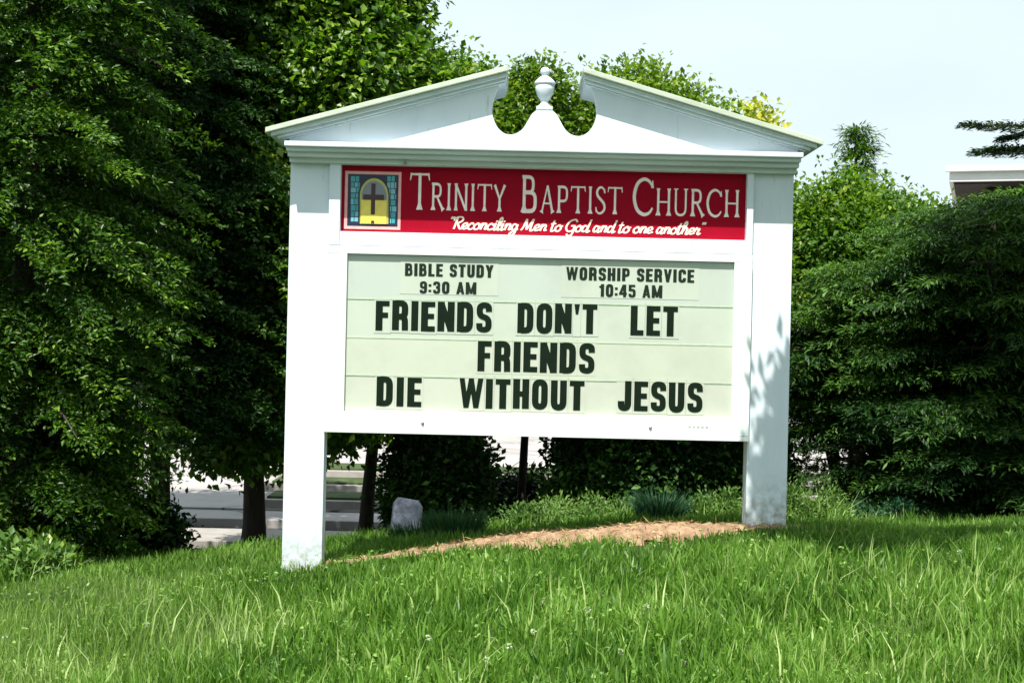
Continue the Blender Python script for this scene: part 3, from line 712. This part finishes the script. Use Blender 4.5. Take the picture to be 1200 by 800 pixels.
# right side
broad_tree('lime_tree', 2.75, 11.4, .2, [(2.75, 11.4, 1.95, .68, .7, 1.0), (2.95, 11.4, 2.4, .55, .6, .50), (2.5, 11.2, 2.45, .3, .4, .42), (3.45, 11.5, 2.25, .45, .4, .55), (3.8, 11.6, 2.2, .3, .4, .45)], 1400, 46, 'bright yellow-green tree right of the right post', r=.06, seed=26, mat='leaf_lime', leaf=(.052, .034), cr_=.17)
spray_tree('spire_conifer', 4.0, 16.0, 1.5, 4.22, lambda s: .80 * (1 - s) ** 1.25 + .02, 210, 'small spire of a conifer above the bright green tree', seed=31, mat='leaf_pear', leaf=(.08, .02), dens=.8, droop=-.2, r=.05)
spray_tree('hemlock_tree', 3.42, 9.7, .30, 2.68, lambda s: 1.22 * (1 - s ** 4 * .36), 470, 'broad dark hemlock with layered boughs right of the sign', seed=32, droop=.10, rise=.02, sub=.34, dens=1.2, leaf=(.050, .014), mat='leaf_dark', topt=.35, flatn=.35, vary=.45)
spray_tree('hemlock_tree', 4.4, 10.6, .25, 2.9, lambda s: 1.25 * (1 - s ** 5 * .35), 440, 'dark hemlock standing farthest right, under the house roof', seed=35, droop=.12, rise=.03, sub=.34, dens=1.2, leaf=(.052, .015), mat='leaf_dark', topt=.3, vary=.5)
spray_tree('hemlock_tree', 3.3, 11.0, .30, 2.55, lambda s: 1.0 * (1 - s ** 3 * .4), 300, 'hemlock half hidden behind the broad dark one', seed=36, droop=.12, rise=.05, sub=.34, dens=1.2, leaf=(.052, .016), mat='leaf_yew', vary=.5)
spray_tree('hemlock_tree', 2.62, 10.2, .98, 2.25, lambda s: .66 * (1 - s ** 4 * .4), 230, 'small dark conifer between the right post and the broad hemlock', seed=34, droop=.12, rise=.05, sub=.30, dens=1.2, leaf=(.050, .016), mat='leaf_dark', topt=.5, vary=.5)
# cedar outside the right edge: explicit boughs reaching into the view
zc = g1(5.3, 11.2); ced = empty('cedar_tree', (5.3, 11.2, zc), label='cedar at the right edge whose dark boughs reach over the white roof', cat='tree')
rngc = np.random.default_rng(33); cb = []
for (tip, root) in (((1131, 147), (1240, 148)), ((1176, 163), (1250, 146)), ((1160, 175), (1250, 171)), ((1143, 179), (1245, 176))):
    e = px2w(*tip, 11.2); b_ = px2w(*root, 11.2); b_[1] += .1; cb.append((np.array([5.3, 11.2, b_[2] + .03]), b_, e))
for k in range(46):
    z = 1.6 + k * .115; a = k * 2.4; ln = 1.7 - k * .03
    if math.cos(a) < -.2: a += math.pi
    st_ = np.array([5.3, 11.2, z]); e = st_ + np.array([math.cos(a) * ln, math.sin(a) * ln, -.1]); cb.append((st_, (st_ + e) / 2 + np.array([0, 0, .06]), e))
P, D, Nn, L, T = [], [], [], [], []
for bi, (a, m_, e) in enumerate(cb):
    q = [Vector(a), Vector((a + m_) / 2), Vector(m_), Vector((m_ + e) / 2 + np.array([0, 0, .015])), Vector(e)]
    MB().tube(q, [.03, .022, .014, .008, .003], 6).build('bough', M['bark'], ced, smooth=True, fix=False)
    for t_ in np.linspace(.02, 1, 26):
        c = m_ + (e - m_) * t_; dr0 = (e - m_) / np.linalg.norm(e - m_); side = np.array([-dr0[1], dr0[0], 0])
        for sg in (-1, 1):
            sl = .22 * (1.05 - t_ * .9); n_ = 14; w_ = rngc.random(n_); dr = side * sg + dr0 * .9
            P.append(c + dr * (sl * w_)[:, None] + rngc.normal(size=(n_, 3)) * np.array([.012, .012, .014])); D.append(dr + unit(rngc, n_) * .45)
            Nn.append(np.array([0, 0, 1.]) + unit(rngc, n_) * .4); L.append(rngc.uniform(.7, 1.2, n_)); T.append(rngc.random(n_) ** 2)
P, D, Nn, L, T = [np.concatenate(q) for q in (P, D, Nn, L, T)]
leaf_obj('foliage', P, D, Nn, .055 * L, .018 * L, T, M['leaf_dark'], ced, kind='stuff')
trunk(ced, (5.3, 11.2, zc - .1), (5.3, 11.2, 7.0), .14, .02, (), 33)
# tree standing outside the view whose shade falls on the right post
t = empty('shade_tree', (4.6, 4.9, g1(4.6, 4.9)), label='leafy tree overhanging from the right, shading the right post', cat='tree')
def up(p, tt): return tuple(np.array(p) + tt * np.array(SUN))
e1 = up((1.78, 7.0, .64), 3.4); e2 = up((2.3, 7.3, .85), 3.4); e3 = up((3.2, 7.4, .8), 3.6); e4 = up((1.62, 7.0, .98), 3.3)
crown(t, [(*e1, .42, .34, .32)], 260, 30, leaf=(.075, .04), cr_=.13, mat='leaf_pear', seed=41, frontbias=0)
crown(t, [(*e4, .09, .14, .14)], 7, 26, leaf=(.075, .04), cr_=.10, mat='leaf_pear', seed=43, frontbias=0)
crown(t, [(*e2, .34, .3, .25), (*e3, .5, .4, .35), (4.4, 5.2, 4.6, 1.2, 1.2, .9)], 480, 26, leaf=(.075, .04), cr_=.14, mat='leaf_pear', seed=42, frontbias=0)
crown(t, [(3.75, 7.3, 5.15, 1.35, 1.1, 1.15)], 800, 40, leaf=(.085, .05), cr_=.2, mat='leaf_pear', seed=44, frontbias=0, name='foliage')  # unseen crown part added above the frame to shade the right hemlocks
trunk(t, (4.6, 4.9, g1(4.6, 4.9) - .1), (4.4, 5.1, 5.0), .12, .04, [(.75, e1, .03), (.8, e2, .03), (.7, e3, .035), (.8, (3.7, 7.2, 5.2), .05)], 9)

# dark understory behind the sign
for i, (px, d, rx, h, lab, mt, sd_) in enumerate([
    (512, 11.4, .34, 1.35, 'dark shrub under the sign just right of the grey stone', 'leaf_dark', 51),
    (541, 11.0, .17, 1.15, 'narrow dark shrub left of the pale gap under the sign', 'leaf_dark', 52),
    (726, 11.2, .47, 1.35, 'wide dark shrub under the middle of the sign', 'leaf_dark', 53),
    (782, 10.9, .50, 1.35, 'dark shrub under the JESUS end of the sign', 'leaf_dark', 54),
    (862, 11.1, .45, 1.35, 'dark shrub directly behind the right post', 'leaf_dark', 55),
    (612, 12.9, .60, .80, 'low dark shrub farthest back under the sign', 'leaf_dark', 56),
    (70, 10.2, .50, 1.6, 'dark bush filling the foot of the left trees', 'leaf_dark', 57),
    (10, 9.6, .55, 1.6, 'dark bush at the left edge behind the lawn plants', 'leaf_dark', 58),
    (185, 10.25, .17, .42, 'low dark bush hiding the foot of the hemlock trunk on the left', 'leaf_dark', 48),
    (1110, 10.9, .62, 1.2, 'dark bush at the foot of the broad hemlock', 'leaf_dark', 59),
    (1180, 10.6, .75, 1.3, 'dark bush at the right edge under the hemlocks', 'leaf_dark', 60)]):
    x = at(px, d); z = g1(x, d); t = empty('shrub', (x, d, z), label=lab, cat='shrub')
    crown(t, [(x, d, z + h * .5, rx, rx * .8, h * .55)], int(620 * rx * h / .5), 44, leaf=(.06, .036), cr_=.15, mat=mt, seed=sd_)
    for k in range(4):
        a = k * 1.6 + i; MB().tube([(x + .03 * math.cos(a), d + .03 * math.sin(a), z - .05), (x + .12 * math.cos(a), d + .12 * math.sin(a), z + h * .4), (x + .2 * math.cos(a), d + .2 * math.sin(a), z + h * .8)], [.014, .01, .004], 6).build('stem', M['bark'], t, smooth=True, fix=False)

# low plants and tufts behind the straw
def tuft(px, d, rx, h, lab, mat, seed, n=900, wd=.008, name='grass_tuft', cat='tuft', lean=.5):
    rng = np.random.default_rng(seed); x = at(px, d)
    t = empty(name, (x, d, g1(x, d)), label=lab, cat=cat)
    ang = rng.uniform(0, 6.283, n); rr = rx * np.sqrt(rng.random(n)) * .6
    px_, py_ = x + rr * np.cos(ang), d + rr * np.sin(ang) * .7
    blades('blades', px_, py_, rng.uniform(.5, 1.1, n) * h, np.full(n, wd), rng, M[mat], t, outward=(np.cos(ang) * lean, np.sin(ang) * lean))
def blades(name, x, y, h, wd, rng, mat, parent=None, outward=None, tint=None, **k):
    n = len(x); z = gz(x, y) - .01
    a = rng.uniform(0, 2 * math.pi, n); b = rng.uniform(0, 2 * math.pi, n)
    ln = rng.uniform(.05, .75, n) * h
    lx, ly = np.cos(b) * ln, np.sin(b) * ln
    if outward is not None: lx, ly = outward[0] * h * rng.uniform(.3, 1.4, n), outward[1] * h * rng.uniform(.3, 1.4, n)
    dx, dy = np.cos(a) * wd / 2, np.sin(a) * wd / 2
    hz = np.sqrt(np.maximum(h * h - lx * lx - ly * ly, (h * .35) ** 2))
    V = np.zeros((n, 5, 3), np.float32)
    V[:, 0] = np.stack([x - dx, y - dy, z], 1); V[:, 1] = np.stack([x + dx, y + dy, z], 1)
    mx, my, mz = x + lx * .32, y + ly * .32, z + hz * .60
    V[:, 2] = np.stack([mx - dx * .85, my - dy * .85, mz], 1); V[:, 3] = np.stack([mx + dx * .85, my + dy * .85, mz], 1)
    V[:, 4] = np.stack([x + lx, y + ly, z + hz], 1)
    T = (np.arange(n)[:, None] * 5 + np.array([[0, 1, 3, 0, 3, 2, 2, 3, 4]])).reshape(-1).astype(np.int32)
    if tint is None: tint = rng.random(n)
    return raw_tris(name, V.reshape(-1, 3), T, np.repeat(tint, 5), mat, parent, kind='stuff', **k)

tuft(537, 8.15, .26, .20, 'dark bluish grass tuft under the middle FRIENDS line', 'leaf_blue', 61, 1100)
tuft(778, 8.6, .22, .24, 'dark tufted plant left of the right post', 'leaf_blue', 62, 900)
tuft(495, 8.3, .25, .16, 'low dark tuft just right of the grey stone', 'leaf_blue', 63, 700)
def lowplant(px, d, rx, h, lab, mat, seed, n=90, leaf=(.032, .014)):
    x = at(px, d); z = g1(x, d); t = empty('low_plant', (x, d, z), label=lab, cat='plant'); r_ = np.random.default_rng(seed)
    el = []
    for k in range(9):
        ox = r_.uniform(-1, 1) * rx * .9; hh = h * r_.uniform(.45, 1.15); rr = rx * r_.uniform(.16, .36); oy = r_.uniform(-.12, .12)
        el.append((x + ox, d + oy, g1(x + ox, d + oy) + hh * .45, rr, rr * .8, hh * .5))
    crown(t, el, n, 34, leaf=leaf, cr_=.06, mat=mat, seed=seed, frontbias=.3, droop=-.5)
    m = 260; bx_ = x + r_.uniform(-1.05, 1.05, m) * rx; by_ = d - .1 + r_.uniform(-.15, .15, m)
    blades('blades', bx_, by_, r_.uniform(.5, 1.25, m) * h, r_.uniform(.004, .008, m), r_, M['grass'], t, tint=r_.random(m))
    for k in range(3):
        MB().tube([(x + .05 * k - .05, d, z - .03), (x + .09 * k - .09, d, z + h * .7)], [.005, .002], 6).build('stem', M['stemg'], t, fix=False)
lowplant(615, 8.9, .30, .10, 'pale low plant mat behind the straw, left of centre', 'leaf_low', 64)
lowplant(690, 9.0, .30, .13, 'pale low plant mat behind the highest straw', 'leaf_low', 65)
lowplant(850, 8.8, .20, .20, 'light green leafy plant touching the right post from the left', 'leaf_low', 66)
lowplant(954, 8.7, .21, .27, 'pale rounded bush just right of the right post foot', 'leaf_low', 67, 130)
lowplant(1020, 9.0, .25, .14, 'darker low bush under the broad hemlock', 'leaf_blue', 68)
lowplant(20, 7.9, .22, .22, 'leafy plant at the foot of the left yew', 'leaf_low', 69, 60, (.06, .035))
lowplant(62, 8.2, .18, .20, 'second leafy plant under the yew, nearer the lawn', 'leaf_pear', 70, 50, (.06, .035))

# straw mound
def mound(x, y):
    x = np.asarray(x, float); y = np.asarray(y, float)
    yc = np.interp(x, [-1.1, -.3, .5, 1.1, 1.75], [7.02, 7.22, 7.2, 7.02, 6.98]); hw = np.interp(x, [-1.15, -.6, -.1, .5, .95, 1.2, 1.75], [.03, .09, .20, .25, .18, .06, .03]) * (1 + .18 * np.sin(x * 11) + .1 * np.sin(x * 23))
    e = 1 - ((y - yc) / hw) ** 2
    return e, np.clip(e, 0, 1) ** .8 * np.interp(x, [-1.15, -.5, .7, 1.2, 1.75], [.01, .03, .07, .035, .005])
mxs = np.linspace(-1.15, 1.75, 116); mys = np.linspace(6.6, 7.85, 50)
vm, fm, ind = [], [], {}
rgm = np.random.default_rng(3); jit = rgm.normal(size=(116, 50)) * .006
for i, a in enumerate(mxs):
    for j, b in enumerate(mys):
        e, hgt = mound(a, b)
        if e > -.12:
            ind[i, j] = len(vm); vm.append((a, b, g1(a, b) + (float(hgt) + .006 + jit[i, j] if e > 0 else -.02)))
for (i, j) in list(ind):
    q = [(i, j), (i + 1, j), (i + 1, j + 1), (i, j + 1)]
    if all(k in ind for k in q): fm.append([ind[k] for k in q])
mb = MB(); mb.v, mb.f = vm, fm
mb.build('mulch', M['mulch'], smooth=True, fix=False, label='mound of orange straw-covered soil between the posts', kind='stuff')
n = 5200; sx = rgm.uniform(-1.15, 1.75, n); sy = rgm.uniform(6.6, 7.9, n); e, hg = mound(sx, sy); kp = e > -.15 * rgm.random(n)
sx, sy, hg = sx[kp], sy[kp], hg[kp]; n = len(sx)
D = unit(rgm, n); D[:, 2] = np.abs(D[:, 2]) * .18
leaf_obj('straw', np.stack([sx, sy, gz(sx, sy) + hg + .012], 1), D, np.tile([0., 0, 1], (n, 1)) + unit(rgm, n) * .4, rgm.uniform(.02, .06, n), rgm.uniform(.003, .006, n), rgm.random(n), M['straw'], label='loose straw scattered over the mound', kind='stuff')

# grass
rg = np.random.default_rng(8)
def field(n, y0, y1, pw=1.0):
    y = y0 + (y1 - y0) * rg.random(n) ** pw; x = rg.uniform(-1, 1, n) * (y * .385 + .35); return x, y
def patchy(x, y):
    return np.clip(.5 + .2 * np.sin(x * 2.3 + 1.1 * np.sin(y * 2.1)) + .2 * np.sin(y * 3.7 + 2 * np.sin(x * 1.9)) + .22 * np.sin(x * 13 + 3 * np.sin(y * 7)) * np.sin(y * 11 + 2 * np.sin(x * 8)), 0, 1)
def excl(x, y):
    e, _ = mound(x, y); post = ((np.abs(x - X(-240)) < .11) | (np.abs(x - X(302)) < .11)) & (y > 6.98) & (y < 7.22)
    return ~post & ((e < -.05) | (rg.random(len(x)) < .10 + .75 * np.clip(1 - e, 0, 1) ** 2 * (y < 7.25) + .5 * (np.sin(x * 9 + 2 * np.sin(y * 14)) > .55) + .35 * (x < -.35)))
def tufted(nt_, per, y0, y1, spread, h0, h1, w0, w1, mat, name, keep, label, base=.45, tsh=-.05):
    cx_, cy_ = field(nt_, y0, y1); k = keep(cx_, cy_); cx_, cy_ = cx_[k], cy_[k]; nt_ = len(cx_)
    i_ = np.repeat(np.arange(nt_), rg.integers(int(per * .5), int(per * 1.5), nt_)); n = len(i_)
    rs = rg.uniform(.6, 1.6, nt_) * spread; ht = rg.uniform(.55, 1.25, nt_); tt = rg.random(nt_); ww = rg.uniform(.7, 1.3, nt_)
    la = rg.uniform(0, 6.283, nt_); lm = rg.uniform(0, .35, nt_)
    ox, oy = rg.normal(size=n) * rs[i_], rg.normal(size=n) * rs[i_]
    x, y = cx_[i_] + ox, cy_[i_] + oy
    h = rg.uniform(h0, h1, n) * ht[i_] * (.55 + .45 * np.clip((7.0 - y) * 1.1, 0, 1))
    wd = rg.uniform(w0, w1, n) * ww[i_]
    ol = np.hypot(ox, oy) / rs[i_] * .3
    an = np.arctan2(oy, ox)
    lx = np.cos(an) * ol + np.cos(la[i_]) * lm[i_] + rg.normal(size=n) * .22; ly = np.sin(an) * ol + np.sin(la[i_]) * lm[i_] + rg.normal(size=n) * .22
    k = excl(x, y); pt = patchy(x, y)
    tn = tsh + base * tt[i_] + .2 * (pt - .5) + .45 * rg.random(n) ** 2.2 + .45 * (rg.random(n) > .95)
    blades(name, x[k], y[k], h[k], wd[k], rg, mat, outward=(lx[k], ly[k]), tint=tn[k], label=label)
mid = lambda x, y: (x > -1.45 - .35 * np.sin(y * 3) + .3 * rg.random(len(x)))
side = lambda x, y: (x < -1.1 + .5 * rg.random(len(x))) | ((x > 1.15 - .3 * rg.random(len(x))) & (rg.random(len(x)) < .4))
tufted(4200, 24, 4.1, 8.4, .040, .055, .135, .0045, .0125, M['grass'], 'grass', mid, 'lush coarse green grass covering the bank in front of the sign')
x, y = field(60000, 4.2, 8.4, 1.0); kp = excl(x, y) & mid(x, y); x, y = x[kp], y[kp]; n = len(x)
blades('grass', x, y, rg.uniform(.03, .075, n), rg.uniform(.004, .010, n), rg, M['grass'], tint=.5 * rg.random(n) ** 1.5, label='short dense undergrowth of grass between the tufts')
tufted(3600, 26, 4.1, 9.8, .050, .05, .15, .0025, .006, M['grass2'], 'meadow_grass', side, 'fine pale meadow grass at the left and right of the bank', base=.3, tsh=.05)
x, y = field(60000, 4.2, 9.8, 1.0); kp = excl(x, y) & side(x, y); x, y = x[kp], y[kp]; n = len(x)
blades('meadow_grass', x, y, rg.uniform(.03, .08, n), rg.uniform(.003, .007, n), rg, M['grass2'], tint=.6 * rg.random(n) ** 1.3, label='short fine undergrowth among the meadow grass')
# clover-like broad leaves between the blades
x, y = field(3500, 4.2, 7.0); kp = excl(x, y) & (np.sin(x * 5 + 2 * np.sin(y * 4)) * np.sin(y * 6 + x) > -.1); x, y = x[kp], y[kp]; n = len(x)
leaf_obj('clover', np.stack([x, y, gz(x, y) + rg.uniform(.03, .085, n)], 1), unit(rg, n) * np.array([1, 1, .4]), np.tile([0., -.3, 1], (n, 1)) + unit(rg, n) * .5, rg.uniform(.012, .026, n), rg.uniform(.010, .018, n), .2 + .5 * rg.random(n), M['grass'], label='broad clover leaves scattered through the grass', kind='stuff')
# short grass on the slope behind
x, y = field(60000, 7.6, 13.2, 1.0); kp = excl(x, y) & (x > -4); x, y = x[kp], y[kp]; n = len(x)
blades('grass', x, y, rg.uniform(.04, .10, n), rg.uniform(.006, .012, n), rg, M['grass'], tint=.6 * rg.random(n), label='short shaded grass on the slope behind the sign')
# tall stalks
for nm, cnt, xr, lab in (('grass_stalk', 260, (-2.0, -.9), 'tall pale seeding stalks in the left foreground'), ('grass_stalk', 240, (1.2, 2.4), 'tall yellowish stalks in the right foreground'), ('grass_stalk', 120, (-.9, 1.2), 'scattered tall blades in the middle foreground')):
    y = rg.uniform(4.4, 6.2, cnt); x = rg.uniform(xr[0], xr[1], cnt)
    blades(nm, x, y, rg.uniform(.13, .24, cnt), rg.uniform(.004, .008, cnt), rg, M['grass2'], tint=rg.uniform(.6, 1, cnt), label=lab)

# small white wildflowers
def ground_at(px, py):
    for d in np.arange(3.6, 12, .01):
        u, v = der(px, py); xx = u / FPX * d; zz = CAMZ - v / FPX * d
        if zz <= g1(xx, d) + .10: return xx, d, g1(xx, d)
for px, py, lab in ((172, 736, 'white flower head in the pale grass left of centre'), (6, 752, 'white flower head at the very left edge'), (689, 720, 'largest pale flower head, below the second FRIENDS'),
        (625, 745, 'pale flower head left of the largest one'), (570, 779, 'pale flower head lowest and left in the middle grass'), (597, 762, 'pale flower head just above the lowest pair'), (502, 752, 'pale flower head below the left end of the straw'),
        (727, 769, 'pale flower head low and right in the middle grass'), (757, 716, 'pale flower head right of the largest one'), (1124, 652, 'white flower head farthest right and highest up')):
    xx, d, zz = ground_at(px, py); t = empty('wildflower', (xx, d, zz), label=lab, cat='flower', group='white wildflowers in the grass')
    MB().tube([(xx, d, zz), (xx + .004, d, zz + .06), (xx, d - .004, zz + .112)], [.0015, .0012, .001], 5).build('stem', M['stemg'], t, fix=False)
    rr = np.random.default_rng(px); q_ = unit(rr, 46)
    leaf_obj('flower_head', np.array([xx, d - .004, zz + .118]) + q_ * .004, q_, unit(rr, 46), rr.uniform(.007, .011, 46), np.full(46, .006), rr.random(46), M['petal'], t)
# grey stone leaning under the trees
x, d = -.76, 10.0; z = g1(x, d)
mb = MB().poly([(-.115, -.08), (.115, -.08), (.108, .32), (.07, .365), (-.08, .375), (-.11, .33)], -.03, .03)
st = mb.build('stone_marker', M['stone'], bevel=.012, label='grey upright stone leaning under the trees beside the slim trunk', cat='stone')
st.location = (x, d, z + .02); st.rotation_euler = (R(-8), R(7), R(18))

# building at the far right
bx0, by, bz = 6.35, 20.0, LOT
bld = empty('house', (bx0, by, bz), label='low building with white fascia behind the broad hemlock', cat='building')
MB().box(bx0 + .5, bx0 + 12, by + .5, by + 8, bz, 4.02).build('wall', M['housewall'], bld)
MB().box(bx0, bx0 + 12.5, by, by + .06, 4.08, 4.30).build('fascia', M['housewhite'], bld, bevel=.01)
MB().box(bx0 - .002, bx0 + .06, by + .062, by + 8.5, 4.08, 4.30).build('fascia', M['housewhite'], bld, bevel=.01)
MB().box(bx0 + .065, bx0 + 12.4, by + .065, by + 8.4, 4.05, 4.10).build('soffit', M['housewall'], bld)
MB().box(bx0 - .06, bx0 + 12.6, by - .07, by - .003, 4.22, 4.31).build('gutter', M['housewhite'], bld, bevel=.015)
mb = MB(); mb.v = [(bx0 + .01, by + .01, 4.305), (bx0 + 12.5, by + .01, 4.305), (bx0 + 12.5, by + 8.5, 4.305), (bx0 + .01, by + 8.5, 4.305), (bx0 + 2.5, by + 4.2, 4.75), (bx0 + 10, by + 4.2, 4.75)]
mb.f = [[0, 1, 5, 4], [1, 2, 5], [2, 3, 4, 5], [3, 0, 4], [0, 3, 2, 1]]; mb.build('roof', M['roofing'], bld)
bld.rotation_euler = (0, 0, R(-19))
for k in range(3):
    wx = bx0 + 2 + k * 3
    wf = MB().box(wx, wx + 1.2, by + .45, by + .499, 1.0, 2.4).build('window', M['housewhite'], bld, bevel=.01)
    MB().box(wx + .08, wx + 1.12, by + .44, by + .447, 1.08, 2.32).build('pane', M['glass'], wf)

# trees beyond the lot
lbs = ['farthest left of the trees beyond the parking lot', 'second tree from the left beyond the parking lot', 'third tree from the left beyond the parking lot', 'middle tree beyond the parking lot', 'third tree from the right beyond the parking lot', 'second tree from the right beyond the parking lot', 'farthest right of the trees beyond the parking lot']
for i in range(7):
    x = -19 + i * 6.2; d = 52 + (i % 3) * 3; h = 4.4 + (i * 37 % 5) * .35
    t = empty('distant_tree', (x, d, LOT), label=lbs[i], cat='tree', group='trees beyond the parking lot')
    crown(t, [(x, d, LOT + h * .55, 3.3, 1.8, h * .5), (x + 1.2, d - .4, LOT + h * .3, 2.6, 1.5, h * .34)], 420, 26, leaf=(.34, .22), cr_=.7, mat='leaf_pear', seed=80 + i, frontbias=.8)
    trunk(t, (x, d, LOT - .1), (x, d, LOT + h * .7), .16, .05, (), i)
